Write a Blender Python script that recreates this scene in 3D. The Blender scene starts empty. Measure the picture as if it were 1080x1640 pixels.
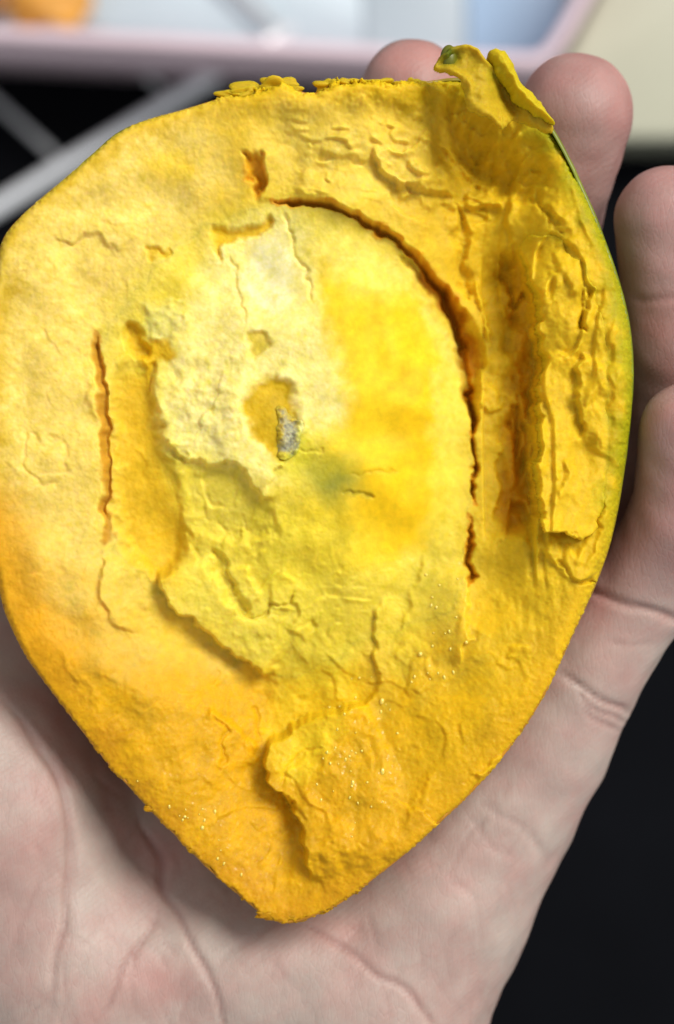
import bpy, math, random
import numpy as np
from mathutils import Vector

# ---------------------------------------------------------------- units, camera, light
# everything is designed in "p" units, 12 000 to the metre (12 to the millimetre);
# origin in the middle of the cut face, +z towards the viewer
U = 12000.0
D = 3120.0                      # camera height above the cut face (26 cm)
scene = bpy.context.scene
C = scene.collection

cam_d = bpy.data.cameras.new('camera')
cam = bpy.data.objects.new('camera', cam_d)
C.objects.link(cam)
cam.location = (0, 0, D / U)
cam_d.sensor_width = 36.0
cam_d.sensor_fit = 'AUTO'
cam_d.lens = 36.0 * D / 1640.0
cam_d.clip_start = 0.01
cam_d.clip_end = 20
cam_d.dof.use_dof = True
cam_d.dof.focus_distance = (D - 24) / U
cam_d.dof.aperture_fstop = 10.5
scene.camera = cam

world = bpy.data.worlds.new('World')
scene.world = world
world.use_nodes = True
bg = world.node_tree.nodes['Background']
bg.inputs[0].default_value = (0.93, 0.97, 1.0, 1)
bg.inputs[1].default_value = 0.48

ld = bpy.data.lights.new('ceiling_lamp', 'AREA')
ld.shape = 'RECTANGLE'
ld.size = 0.8
ld.size_y = 0.6
ld.energy = 28.5
ld.color = (1.0, 0.965, 0.91)
lamp = bpy.data.objects.new('ceiling_lamp', ld)
C.objects.link(lamp)
ldir = Vector((0.58, 0.56, 0.80)).normalized()
lamp.location = ldir * 1.5
lamp.rotation_euler = (-ldir).to_track_quat('-Z', 'Y').to_euler()

scene.view_settings.view_transform = 'Standard'
scene.view_settings.look = 'None'
scene.view_settings.exposure = 0.0
scene.view_settings.gamma = 1.0

rng = np.random.default_rng(7)
random.seed(5)

# ---------------------------------------------------------------- helpers
def lin(c):
    c = np.asarray(c, float) / 255.0
    return np.where(c <= 0.04045, c / 12.92, ((c + 0.055) / 1.055) ** 2.4)

def tag(o, label=None, cat=None, kind=None, group=None):
    if label: o['label'] = label
    if cat: o['category'] = cat
    if kind: o['kind'] = kind
    if group: o['group'] = group
    return o

def empty(name, loc):
    o = bpy.data.objects.new(name, None)
    o.empty_display_size = 0.01
    o.location = loc
    C.objects.link(o)
    return o

def np_mesh(name, V, F, mat, parent=None, attrs=None, smooth=True):
    """V (n,3) in p units, F (m,4) or (m,3) int"""
    V = np.asarray(V, np.float64) / U
    if parent is not None:
        V = V - np.array(parent.location)[None, :]
    F = np.asarray(F, np.int32)
    k = F.shape[1]
    me = bpy.data.meshes.new(name)
    me.vertices.add(len(V))
    me.vertices.foreach_set('co', V.astype(np.float32).ravel())
    me.loops.add(F.size)
    me.loops.foreach_set('vertex_index', F.ravel())
    me.polygons.add(len(F))
    me.polygons.foreach_set('loop_start', np.arange(len(F), dtype=np.int32) * k)
    me.update(calc_edges=True)
    me.validate()
    me.polygons.foreach_set('use_smooth', np.full(len(me.polygons), smooth))
    if attrs:
        for an, av in attrs.items():
            if av.ndim == 2:
                a = me.attributes.new(an, 'FLOAT_COLOR', 'POINT')
                d = np.ones((len(V), 4), np.float32); d[:, :3] = av
                a.data.foreach_set('color', d.ravel())
            else:
                a = me.attributes.new(an, 'FLOAT', 'POINT')
                a.data.foreach_set('value', av.astype(np.float32))
    me.materials.append(mat)
    o = bpy.data.objects.new(name, me)
    C.objects.link(o)
    if parent is not None: o.parent = parent
    return o

class NT:
    def __init__(s, name):
        s.m = bpy.data.materials.new(name); s.m.use_nodes = True
        s.t = s.m.node_tree; s.b = s.t.nodes['Principled BSDF']
    def n(s, typ, ins=None, **kw):
        nd = s.t.nodes.new(typ)
        for k, v in kw.items(): setattr(nd, k, v)
        for k, v in (ins or {}).items():
            if isinstance(v, bpy.types.NodeSocket): s.t.links.new(v, nd.inputs[k])
            else: nd.inputs[k].default_value = v
        return nd
    def set(s, **kw):
        for k, v in kw.items():
            k = k.replace('_', ' ')
            if isinstance(v, bpy.types.NodeSocket): s.t.links.new(v, s.b.inputs[k])
            else: s.b.inputs[k].default_value = v

def sstep(a, b, x):
    t = np.clip((x - a) / (b - a), 0, 1)
    return t * t * (3 - 2 * t)

def chaikin(P, n=2, closed=False):
    P = np.asarray(P, float)
    for _ in range(n):
        if closed:
            Q = np.roll(P, -1, 0)
            P = np.stack([0.75 * P + 0.25 * Q, 0.25 * P + 0.75 * Q], 1).reshape(-1, P.shape[1])
        else:
            a, b = P[:-1], P[1:]
            M = np.stack([0.75 * a + 0.25 * b, 0.25 * a + 0.75 * b], 1).reshape(-1, P.shape[1])
            P = np.vstack([P[:1], M, P[-1:]])
    return P

def poly_dist(X, Y, P):
    """distance to open polyline, arc fraction, signed side (+ = left of the travel direction with y down: see use)"""
    best = np.full(X.shape, 1e9); frac = np.zeros(X.shape); side = np.ones(X.shape)
    seg = np.hypot(*(P[1:] - P[:-1]).T); cum = np.concatenate([[0], np.cumsum(seg)]); L = cum[-1]
    for i in range(len(P) - 1):
        ax, ay = P[i]; bx, by = P[i + 1]; dx, dy = bx - ax, by - ay
        l2 = dx * dx + dy * dy + 1e-9
        t = np.clip(((X - ax) * dx + (Y - ay) * dy) / l2, 0, 1)
        ex, ey = X - ax - t * dx, Y - ay - t * dy
        d = ex * ex + ey * ey
        m = d < best
        best = np.where(m, d, best)
        frac = np.where(m, (cum[i] + t * seg[i]) / L, frac)
        side = np.where(m, np.sign(dx * ey - dy * ex), side)
    return np.sqrt(best), frac, side

def poly_sd(X, Y, P):
    """signed distance to closed polygon, negative inside"""
    P = np.asarray(P, float)
    Q = np.vstack([P, P[:1]])
    best = np.full(X.shape, 1e12); ins = np.zeros(X.shape, bool)
    for i in range(len(P)):
        ax, ay = Q[i]; bx, by = Q[i + 1]; dx, dy = bx - ax, by - ay
        t = np.clip(((X - ax) * dx + (Y - ay) * dy) / (dx * dx + dy * dy + 1e-9), 0, 1)
        ex, ey = X - ax - t * dx, Y - ay - t * dy
        best = np.minimum(best, ex * ex + ey * ey)
        c = (ay > Y) != (by > Y)
        if dy != 0:
            ins ^= c & (X < ax + (Y - ay) / dy * dx)
    d = np.sqrt(best)
    return np.where(ins, -d, d)

def bil(A, gx, gy):
    gx = np.clip(gx, 0, A.shape[1] - 1.001); gy = np.clip(gy, 0, A.shape[0] - 1.001)
    ix = gx.astype(int); iy = gy.astype(int); fx = gx - ix; fy = gy - iy
    return (A[iy, ix] * (1 - fx) * (1 - fy) + A[iy, ix + 1] * fx * (1 - fy)
            + A[iy + 1, ix] * (1 - fx) * fy + A[iy + 1, ix + 1] * fx * fy)

# ================================================================ FRUIT HALF (photo plane x right, y down)
OUT = [(0,372),(40,330),(95,285),(140,245),(185,205),(230,186),(290,170),(335,156),(362,147),(400,142),(425,134),
       (450,127),(474,140),(497,146),(518,140),(530,126),(560,123),(610,123),(660,127),(690,122),(720,116),(770,118),(815,124),
       (860,160),(890,200),(915,245),(940,300),(962,350),(980,400),(997,450),(1011,505),(1018,560),(1018,620),(1013,680),
       (1006,740),(997,800),(985,860),(970,910),(950,960),(925,1010),(902,1060),(878,1110),(848,1160),(815,1205),(787,1238),
       (750,1280),(700,1325),(650,1370),(600,1410),(550,1450),(508,1470),(470,1486),(430,1481),(395,1452),(350,1415),
       (320,1388),(290,1355),(258,1325),(236,1302),(212,1275),(180,1240),(150,1205),(120,1165),(90,1125),(60,1085),(35,1050),
       (15,1010),(0,975),(-18,900),(-28,820),(-32,700),(-30,600),(-22,500),(-12,420)]
OUT = np.array(OUT, float)
OUTS = chaikin(OUT, 2, True)

h = 1.65
xs = np.arange(-50, 1040, h); ys = np.arange(70, 1500, h)
X, Y = np.meshgrid(xs, ys)
H_, W_ = X.shape
fyf = np.fft.fftfreq(H_, h)[:, None]; fxf = np.fft.rfftfreq(W_, h)[None, :]

def noise(lam, ax=1.0, ay=1.0, seed=0, width=0.55):
    """band-passed noise, wavelength lam; ax/ay > 1 stretches along x / y"""
    r = np.random.default_rng(seed).standard_normal((H_, W_))
    f = np.sqrt((fxf * ax) ** 2 + (fyf * ay) ** 2) * lam + 1e-6
    k = np.exp(-(np.log(f) / width) ** 2)
    n = np.fft.irfft2(np.fft.rfft2(r) * k, s=(H_, W_))
    return n / n.std()

def fbm(lam, octs=4, gain=0.5, ax=1.0, ay=1.0, seed=0):
    s = 0; g = 1.0; t = 0
    for o in range(octs):
        s = s + g * noise(lam / 2 ** o, ax, ay, seed + o * 13); t += g * g; g *= gain
    return s / math.sqrt(t)

# smooth (unwarped) distance to the outline on a coarse grid
ch = 6.0
cxs = np.arange(-80, 1080, ch); cys = np.arange(40, 1540, ch)
CX, CY = np.meshgrid(cxs, cys)
SDc = poly_sd(CX, CY, OUTS)
def sd_at(x, y): return bil(SDc, (x - cxs[0]) / ch, (y - cys[0]) / ch)

# domain warp: the flesh breaks raggedly, so every edge is bent by it
w1 = fbm(60, 3, 0.42, seed=1); w2 = fbm(60, 3, 0.42, seed=2)
w3 = fbm(15, 3, 0.65, seed=3); w4 = fbm(15, 3, 0.65, seed=4)
WX = X + 3.6 * w1 + 0.4 * w3
WY = Y + 3.6 * w2 + 0.4 * w4
ragT = np.exp(-((Y - 130) / 40) ** 2) * sstep(300, 370, X) * (1 - sstep(660, 720, X))
wr = noise(52, seed=15); SD = sd_at(X + 0.6 * w3, Y + 0.6 * w4 + ragT * (3.2 * wr + 1.2 * w4) + 0.7 * (w4 + 2.2 * wr) * sstep(1120, 1230, Y) * (1 - sstep(520, 640, X)))

def subbox(P, R):
    P = np.asarray(P)
    i0 = max(0, int((P[:, 1].min() - R - ys[0]) / h)); i1 = min(H_, int((P[:, 1].max() + R - ys[0]) / h) + 2)
    j0 = max(0, int((P[:, 0].min() - R - xs[0]) / h)); j1 = min(W_, int((P[:, 0].max() + R - xs[0]) / h) + 2)
    return slice(i0, i1), slice(j0, j1)

Z = np.zeros_like(X)
d_in = -SD

# ---- broad form: a shallow, lopsided bowl
def blob(cx, cy, rx, ry, rot=0.0, p=1.0):
    c, s = math.cos(rot), math.sin(rot)
    u = ((X - cx) * c + (Y - cy) * s) / rx; v = (-(X - cx) * s + (Y - cy) * c) / ry
    return np.exp(-(u * u + v * v) ** p)

bowl = sstep(15, 300, d_in)
Z += -96 * bowl
Z += 48 * bowl * (1 - sstep(80, 420, X))                   # left cheek stays high
Z += -84 * blob(795, 430, 95, 330, 0.02)                   # hollow along the right
Z += -30 * blob(805, 262, 90, 60) - 48 * blob(738, 200, 46, 52)                         # hollow under the torn flap
Z += 78 * blob(470, 650, 255, 320, 0, 1.5)                 # domed middle
Z += -18 * blob(330, 1060, 150, 70, 0.5)                   # hollow below the lip
Z += -26 * blob(430, 1330, 80, 130, -0.3)
Z += 5 * fbm(220, 2, 0.5, seed=21) * sstep(0, 80, d_in)

def groove(P, w, depth, wfun=None, taper=0.12, warp=1.0, sharp=1.0, n=2):
    P = chaikin(P, n); R = w * 3 + 20; S = subbox(P, R)
    x = X[S] + warp * (WX - X)[S]; y = Y[S] + warp * (WY - Y)[S]
    d, t, s = poly_dist(x, y, P)
    ww = w * (wfun(t) if wfun else 1.0) * np.minimum(1, np.minimum(t / taper + 0.12, (1 - t) / taper + 0.12))
    prof = 1 - sstep(0.0, 1.0, (d / np.maximum(ww, 0.8)) ** sharp)
    Z[S] -= depth * prof * np.minimum(1, ww / w + 0.3)
    return S, prof

def ledge(P, hgt, L, side=1, edge=7.0, taper=0.15, warp=1.0, under=0.0, UL=30, n=2):
    """flake edge: raised by hgt on one side, decaying over L; optionally undercut in front"""
    P = chaikin(P, n); R = L * 2.6; S = subbox(P, R)
    x = X[S] + warp * (WX - X)[S]; y = Y[S] + warp * (WY - Y)[S]
    d, t, s = poly_dist(x, y, P)
    sd = d * s * side
    end = sstep(0, taper, t) * sstep(0, taper, 1 - t)
    Z[S] += end * hgt * sstep(-edge * 0.5, edge * 0.5, sd) * np.exp(-(np.maximum(sd, 0) / L) ** 1.3)
    if under:
        Z[S] -= end * under * (1 - sstep(-edge * .5, edge * .5, sd)) * np.exp(-(np.maximum(-sd, 0) / UL) ** 1.2)

def pit(P, depth, edge=7, warp=1.0):
    P = chaikin(P, 2, True); S = subbox(P, edge + 15)
    x = X[S] + warp * (WX - X)[S]; y = Y[S] + warp * (WY - Y)[S]
    sd = poly_sd(x, y, P)
    Z[S] -= depth * (1 - sstep(-edge, edge, sd))

# region masks -------------------------------------------------------------
def region(P, soft, warp=1.0, n=2):
    P = chaikin(P, n, True); S = subbox(P, soft + 25); M = np.zeros_like(X)
    x = X[S] + warp * (WX - X)[S]; y = Y[S] + warp * (WY - Y)[S]
    M[S] = 1 - sstep(-soft, soft, poly_sd(x, y, P))
    return M

CORE = [(425,322),(470,316),(520,332),(570,348),(620,376),(662,405),(696,445),(722,485),(742,528),(753,572),(755,620),(760,670),
        (763,720),(760,790),(752,850),(750,930),(720,985),(640,1010),(560,1040),(500,1085),(440,1092),(400,1072),(350,1040),(300,1003),(262,975),(235,930),
        (200,905),(172,860),(172,790),(176,720),(173,660),(166,600),(158,548),(185,500),(230,440),(290,380),(350,345)]
core = region(CORE, 8)
core_in = region(CORE, 60, 0.3)

pit([(178,560),(240,585),(246,690),(282,762),(300,860),(258,925),(205,895),(180,820)], 24, 16)
pit([(285,760),(330,752),(380,752),(410,800),(440,830),(420,870),(360,860),(300,850)], 13, 12)
pit([(700,140),(738,140),(750,186),(795,212),(835,232),(872,268),(862,312),(800,286),(735,262),(698,215)], 40, 30, 2.2)
Z += 5.0 * fbm(46, 3, 0.5, seed=231) * blob(770, 230, 90, 70)
# ---- the great crack round the core, on the right
arc = [(440,316),(480,318),(520,326),(570,340),(622,368),(668,398),(704,436),(735,478),(757,525),(764,570),(762,610),(765,650),(768,690)]
groove(arc, 16, 54, lambda t: 0.34 + 1.3 * np.exp(-((t - 0.77) / 0.16) ** 2), taper=0.05, sharp=2.0, warp=0.6)
ledge(arc, 24, 60, side=-1, edge=8, taper=0.2, warp=0.6)
groove([(763,600),(768,660),(770,720),(767,790),(768,800)], 5.5, 36, lambda t: 0.5 + 0.8 * np.sin(t * 19) ** 2)
groove([(758,830),(757,860),(760,905),(756,940)], 7, 34, lambda t: 0.3 + 1.0 * t)
# the broad soft-edged slope of the crack's near side
groove([(650,400),(700,452),(732,505),(752,560)], 30, 30, taper=0.3)
# ---- left crack
groove([(150,540),(157,590),(163,650),(168,700),(170,745),(165,790),(164,850)], 8.5, 20, lambda t: 1.3 - 0.6 * t + 0.2 * np.sin(t * 25), sharp=1.6, warp=0.7)
ledge([(150,540),(160,620),(168,700),(166,800),(160,880)], 12, 60, side=1, edge=9)
groove([(160,870),(154,930),(165,978),(190,1005),(208,1018)], 6, 5)
ledge([(160,880),(152,930),(165,985),(205,1018)], 13, 70, side=-1, edge=9)
# ---- right-hand flake steps
def ridge(P, w, hgt, **k): groove(P, w, -hgt, **k)
ledge([(836,372),(850,430),(860,480),(870,530),(873,570),(866,606),(862,640),(868,690),(864,760),(861,850),(858,880)], 0, 20, side=-1, edge=8, taper=0.10, under=74, UL=50)
groove([(836,640),(838,700),(834,735)], 9, 16)
groove([(742,305),(747,360),(752,420),(760,470)], 17, 24, taper=0.3)
ridge([(770,430),(785,490),(796,540)], 9, 16)
groove([(818,385),(830,430),(838,480)], 10, 18)
ledge([(770,640),(800,650),(818,640)], 10, 40, side=-1)
ledge([(812,690),(806,740),(810,790),(795,850)], 12, 40, side=1, edge=8)
ledge([(600,228),(596,252),(622,282),(660,290),(705,300),(745,296)], 22, 60, side=-1, edge=8, under=12)
ledge([(745,308),(775,318),(800,312),(815,326)], 18, 45, side=-1, edge=8, under=10)
ledge([(640,285),(625,310),(650,335),(690,360)], 12, 40, side=1, edge=9)
ledge([(935,560),(925,600),(916,632),(930,655),(938,690),(925,710)], 20, 70, side=-1, edge=8, under=8)
ledge([(880,385),(888,420),(910,440),(920,480)], 12, 45, side=-1, edge=9)
groove([(944,455),(940,495),(936,530)], 8, 20)
groove([(868,290),(880,340),(905,372)], 7, 12)
groove([(890,900),(920,930),(960,940)], 5, 12)
ledge([(868,862),(880,895),(905,925),(955,935)], 14, 60, side=-1, edge=8)
ledge([(985,500),(975,560),(985,620),(975,690)], 8, 40, side=-1)
# ---- layer upon layer of torn flesh, leaning up to the rim
fr = np.random.default_rng(77)
def flake_path(x0, y0, L, sway, lean):
    m = max(4, int(L / 26)); t = np.linspace(0, 1, m)
    return np.stack([x0 + lean * L * t + np.cumsum(fr.normal(0, sway, m)), y0 + L * t + fr.normal(0, 3, m)], 1)
for k in range(4):
    y0 = fr.uniform(250, 860); x0 = fr.uniform(790 + 0.05 * y0, 985 - 0.04 * abs(y0 - 560))
    ledge(flake_path(x0, y0, fr.uniform(50, 170), 5.0, 0.10 if y0 < 600 else -0.12), fr.uniform(4, 13), fr.uniform(22, 55), side=-1, edge=7, taper=0.25, under=fr.uniform(0, 5), UL=16)
for k in range(16):
    y0 = fr.uniform(190, 330); x0 = fr.uniform(440, 760)
    P = flake_path(0, 0, fr.uniform(40, 100), 5.0, 0.0)[:, ::-1] + np.array([x0, y0]); P[:, 1] += 0.25 * (P[:, 0] - x0)
    ledge(P, fr.uniform(3, 9), fr.uniform(20, 45), side=-1, edge=8, taper=0.3)
for k in range(12):
    y0 = fr.uniform(880, 1330); x0 = fr.uniform(560, 860) - 0.35 * (y0 - 900)
    ledge(flake_path(x0, y0, fr.uniform(40, 110), 6.0, -0.35), fr.uniform(2, 7), fr.uniform(22, 50), side=-1, edge=8, taper=0.3)
for k in range(8):
    y0 = fr.uniform(300, 1150); x0 = fr.uniform(20, 150) + max(0, (y0 - 900) * 0.5)
    ledge(flake_path(x0, y0, fr.uniform(40, 110), 6.0, 0.2), fr.uniform(1.5, 5), fr.uniform(25, 60), side=-1, edge=9, taper=0.3)
# ---- top left
ledge([(80,388),(115,388),(135,374),(165,378),(185,402),(200,410)], 9, 45, side=-1, edge=9)
groove([(90,388),(115,387),(138,374)], 3.5, 7)
pit([(384,240),(402,250),(420,247),(429,270),(417,286),(413,318),(403,300),(406,272)], 26, 5)
ledge([(414,250),(428,270),(416,290),(413,318)], 10, 40, side=-1, edge=7)
pit([(338,352),(370,362),(402,356),(432,338),(437,352),(412,374),(368,380),(352,382),(352,420),(342,395)], 13, 5)
pit([(234,398),(250,402),(268,394),(262,405),(246,412)], 9, 4)
pit([(192,520),(212,512),(228,540),(240,560),(214,574),(198,556)], 20, 6)
pit([(236,568),(246,580),(243,625),(236,628)], 12, 4)
# ---- pale middle
pit([(394,525),(410,514),(424,522),(430,548),(425,568),(400,570),(394,548)], 9, 6)
pit([(392,640),(408,612),(436,602),(460,612),(472,640),(476,690),(470,730),(440,734),(412,712),(398,680)], 13, 13)
groove([(365,400),(380,450),(388,495),(392,515)], 4, 6)
groove([(455,335),(470,375),(486,425),(500,480)], 4, 6)
ledge([(252,590),(248,640),(252,690),(285,730)], 8, 60, side=-1, edge=8)
ledge([(262,700),(285,738),(330,742),(372,738),(396,755),(412,792),(428,802),(452,800)], 17, 90, side=-1, edge=8, under=6, UL=34)
pit([(268,718),(290,712),(300,722),(296,740),(278,735)], 9, 5)
for P in ([(316,790),(318,830),(326,835)], [(344,836),(352,845),(350,870),(358,880)], [(385,825),(392,850),(408,842)],
          [(300,880),(325,900),(345,880)], [(375,845),(372,870)], [(395,870),(420,885),(412,905)]):
    groove(P, 6, 3, n=1)
groove([(548,792),(575,791),(606,794)], 3.2, 6); groove([(560,757),(600,752),(640,757)], 4, 3)
groove([(480,718),(500,722),(520,716)], 3, 5)
# ---- the lip and the hollow above it
LIP = [(246,905),(258,945),(266,972),(300,1000),(332,1020),(352,1040),(382,1062),(412,1082),(446,1092)]
ledge(LIP, 27, 80, side=-1, edge=9, taper=0.1, under=16, UL=34)
pit([(338,880),(352,892),(358,925),(385,955),(402,985),(380,990),(352,945),(338,915)], 20, 9)
ledge([(395,900),(402,950),(412,975)], 12, 30, side=1, edge=7)
groove([(352,890),(362,930),(385,960)], 4, 9)
groove([(378,985),(402,992),(430,975),(440,970),(465,975),(470,952)], 3.2, 13)
pit([(458,975),(470,970),(474,990),(464,1004)], 10, 4); pit([(495,1005),(505,998),(508,1018),(498,1022)], 9, 4)
ledge([(425,968),(440,972),(456,980),(466,1000),(460,1020)], 10, 50, side=-1, edge=7)
# ---- below
SLAB = [(610,1122),(560,1140),(505,1150),(462,1172),(428,1205),(414,1236),(424,1264),(456,1280),(476,1300),(484,1340),(493,1392),(498,1420)]
ledge(SLAB, 44, 120, side=-1, edge=8, taper=0.12, under=14, UL=55)
groove([(548,1140),(500,1152),(470,1166)], 4, 10)
groove([(520,1190),(470,1225),(450,1262)], 5, 6)
ledge([(602,955),(604,1005),(598,1045),(612,1085),(606,1115),(576,1138)], 14, 70, side=-1, edge=8)
groove([(602,985),(603,1020),(598,1048),(612,1085)], 3.5, 7)
ledge([(672,1130),(650,1090),(690,1050)], 6, 40, side=1)
ledge([(330,1130),(372,1165),(392,1200),(412,1222)], 12, 50, side=1, edge=9)
groove([(345,1150),(360,1185),(352,1240)], 6, 7)
groove([(398,1148),(412,1170),(415,1200)], 4, 6)
ledge([(757,900),(756,960),(752,1020),(742,1075)], 12, 60, side=1, edge=9)
ledge([(812,1050),(840,1030),(860,1035)], 7, 40, side=1)
ledge([(812,1208),(785,1216),(752,1245)], 9, 30, side=-1, edge=8)
# ---- left oval print
groove([(42,690),(58,700),(66,720),(80,700),(102,705),(108,735),(100,765),(76,780),(55,768),(46,740)], 8, 4)
groove([(40,690),(36,720),(48,755)], 4, 4)
# ---- rim rolled over, standing flesh along the top edge
Z += 20 * np.exp(-((d_in - 26) / 22) ** 2) * np.exp(-((Y - 140) / 70) ** 2) * sstep(300, 380, X) * (1 - sstep(720, 800, X))
roll = np.clip(1 - d_in / (20 + 12 * sstep(650, 750, X) - 12 * sstep(900, 1150, Y)), 0, 1)
Z -= (42 - 26 * sstep(900, 1150, Y)) * (1 - np.sqrt(np.clip(1 - roll ** 2, 0, 1)))
Z -= 22 * np.clip(1 - d_in / 190, 0, 1) ** 2 * (1 - sstep(150, 650, X)) * sstep(950, 1250, Y)   # lower left rounds away

# ---- crumbly relief; smooth where the flesh was sliced
smoothM = np.clip(region([(505,380),(640,440),(700,540),(700,700),(690,880),(560,900),(540,760),(520,560)], 45) +
                  region([(380,380),(470,350),(495,480),(470,560),(390,500)], 25) +
                  0.7 * region([(690,600),(750,600),(750,900),(690,1050),(650,1000)], 25), 0, 1)
rough = 1 - 0.85 * smoothM
rightM = sstep(760, 840, X) * (1 - sstep(1050, 1200, Y))
n_s = fbm(9, 3, 0.7, seed=31)
n_m = fbm(34, 3, 0.6, seed=41)
n_v = fbm(44, 3, 0.55, 0.75, 1.7, seed=51)      # fibres running up and down
n_l = fbm(90, 3, 0.6, seed=55)
amp = (0.55 + 0.9 * sstep(-0.3, 1.4, n_l))
Z += rough * amp * (0.05 * n_s + 0.26 * n_m)
Z += 0.8 * rightM * n_v * sstep(10, 60, d_in)
# the flesh tears in layers: gentle backs, sharp risers
def saw(f, A, w=0.13):
    g = f - np.floor(f)
    return A * (sstep(1 - w, 1.0, g) - g + 0.5)
inM = sstep(12, 60, d_in)
tn1 = fbm(250, 4, 0.27, 0.6, 1.9, seed=201); tn2 = fbm(170, 4, 0.36, 1.6, 0.7, seed=203); tn3 = fbm(300, 5, 0.34, seed=205); tn4 = fbm(70, 3, 0.5, seed=207)
rM = sstep(770, 850, X) * (1 - sstep(880, 960, Y)) * inM
Z += saw((X - 0.02 * Y) / 98 + 0.5 * tn1, 26 * (0.45 + 0.55 * sstep(-0.6, 0.8, tn4))) * rM
tM = sstep(420, 520, X) * (1 - sstep(760, 840, X)) * sstep(165, 200, Y) * (1 - sstep(290, 330, Y - 0.3 * (X - 600) * (X > 600)))
Z += saw(-(Y - 0.3 * X) / 75 + 0.55 * tn2, 12 * sstep(-0.6, 0.8, tn4)) * tM
lM = sstep(960, 1080, Y) * inM * rough
Z += saw((X + 0.6 * Y) / 170 + 0.7 * tn3, 5 * sstep(-0.4, 0.9, tn4)) * lM
cM = (1 - sstep(230, 330, X)) * sstep(250, 330, Y) * (1 - sstep(960, 1080, Y)) * inM
Z += saw((X - 0.5 * Y) / 260 + 0.8 * tn3, 2.6 * sstep(-0.3, 0.9, tn4), 0.09) * cM
cM2 = region([(270,740),(400,740),(430,800),(560,900),(600,960),(520,1060),(400,1050),(300,980),(270,880)], 30)
Z += saw((Y + 0.3 * X) / 75 + 0.6 * tn3, 7 * sstep(-0.5, 0.8, tn4)) * cM2
pM = region([(260,560),(360,540),(400,620),(400,720),(300,730),(255,690)], 25)
Z += pM * 1.5 * fbm(44, 3, 0.45, seed=211)
kM = region([(222,490),(262,482),(300,492),(304,520),(272,542),(250,550),(228,532)], 8)
Z += kM * (6 + 2.4 * fbm(34, 2, 0.4, seed=215))
# hair cracks and small broken steps
cr = np.abs(fbm(75, 3, 0.55, seed=61)); crm = rough * sstep(0.2, 1.2, fbm(150, 2, seed=71))
Z -= 0.25 * crm * (1 - sstep(0.0, 0.09, cr))
stp = fbm(110, 3, 0.55, seed=81)
Z += 1.1 * rough * sstep(0.0, 0.2, stp) * np.exp(-np.maximum(stp, 0) / 0.35)
stp = fbm(64, 3, 0.5, 0.75, 1.6, seed=82)
Z += 1.0 * (0.12 + rightM) * rough * sstep(0.0, 0.16, stp) * np.exp(-np.maximum(stp, 0) / 0.5)
lower = sstep(1000, 1200, Y)
Z += 0.3 * lower * fbm(14, 3, 0.7, seed=91)

# soft flesh slumps: round every torn edge a little
def gblur(A, sg):
    k = np.exp(-2 * (math.pi * sg) ** 2 * (fxf ** 2 + fyf ** 2)); return np.fft.irfft2(np.fft.rfft2(A) * k, s=(H_, W_))
fin = sstep(6, 30, d_in)
Zc = gblur(Z, 45); Zs = Zc + 0.93 * (gblur(Z, 1.25) - Zc)
Z = Z * (1 - fin) + Zs * fin
Z += fin * rough * (0.09 * fbm(7, 2, 0.7, seed=241) + 0.2 * fbm(16, 2, 0.6, seed=243))   # mealy grain
# ---- colour of the flesh itself ------------------------------------------------
K = 0.92
def c3(r, g, b): return lin((r, g, b)) * K
COL = np.empty(X.shape + (3,)); COL[:] = c3(226, 186, 62)
def paint(M, col, a=1.0):
    m = (np.clip(M, 0, 1) * a)[..., None]
    COL[:] = COL * (1 - m) + np.asarray(col) * m
cn1 = fbm(120, 3, 0.6, seed=101); cn2 = fbm(40, 3, 0.6, seed=103); cn3 = fbm(300, 2, 0.6, seed=105)
wob = 18 * cn1 + 8 * cn2
paint(1 - sstep(280, 420, X + wob), c3(239, 206, 120))
paint(sstep(640, 800, X + wob), c3(222, 180, 34))
paint(sstep(950, 1180, Y + wob), c3(221, 172, 10))
paint(sstep(920, 1250, Y - 0.55 * X + 200 + wob) , c3(216, 158, 5), 0.75)
paint((1 - sstep(0, 60, d_in + 0.5 * wob)) * (1 - sstep(850, 1050, Y)), c3(222, 178, 20), 0.8)
paint((1 - sstep(0, 70, d_in + 0.7 * wob)) * sstep(850, 1050, Y) * (1 - 0.65 * sstep(480, 640, X)), c3(212, 148, 3), 0.85)
paint(region([(-60,760),(40,800),(70,950),(150,1080),(60,1100),(-60,900)], 50), c3(224, 158, 10), 0.8)
paint((1 - sstep(130, 175, Y + 0.3 * wob)) * sstep(250, 350, X), c3(214, 172, 10), 0.95)
paint(region([(215,250),(300,235),(315,275),(285,295),(235,280)], 20), c3(238, 198, 30), 0.6)
paint(region([(400,180),(560,170),(700,240),(640,330),(480,310),(420,300)], 40), c3(236, 202, 100), 0.85)
paint(core_in, c3(231, 204, 78))
paint(region([(180,600),(245,590),(250,700),(280,800),(310,880),(290,940),(220,930),(185,850),(175,700)], 22), c3(226, 178, 28), 0.85)
paint(region([(500,360),(640,430),(710,540),(712,700),(690,880),(560,920),(450,900),(548,700),(512,520)], 26), c3(243, 200, 22), 0.92)
paint(region([(640,590),(690,620),(695,860),(640,890),(560,860),(570,770),(630,740)], 24), c3(240, 194, 16), 0.75)
paint(region([(700,560),(748,580),(752,690),(735,725),(695,722),(693,640)], 14), c3(238, 210, 92), 0.9)
paint(region([(690,725),(735,730),(728,830),(688,850)], 16), c3(238, 208, 66), 0.7)
paint(region([(660,440),(715,500),(745,560),(740,600),(690,520)], 14), c3(236, 212, 110), 0.8)
paint(region([(440,325),(520,340),(620,390),(680,450),(600,470),(500,420)], 30), c3(236, 214, 116), 0.85)
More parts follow.
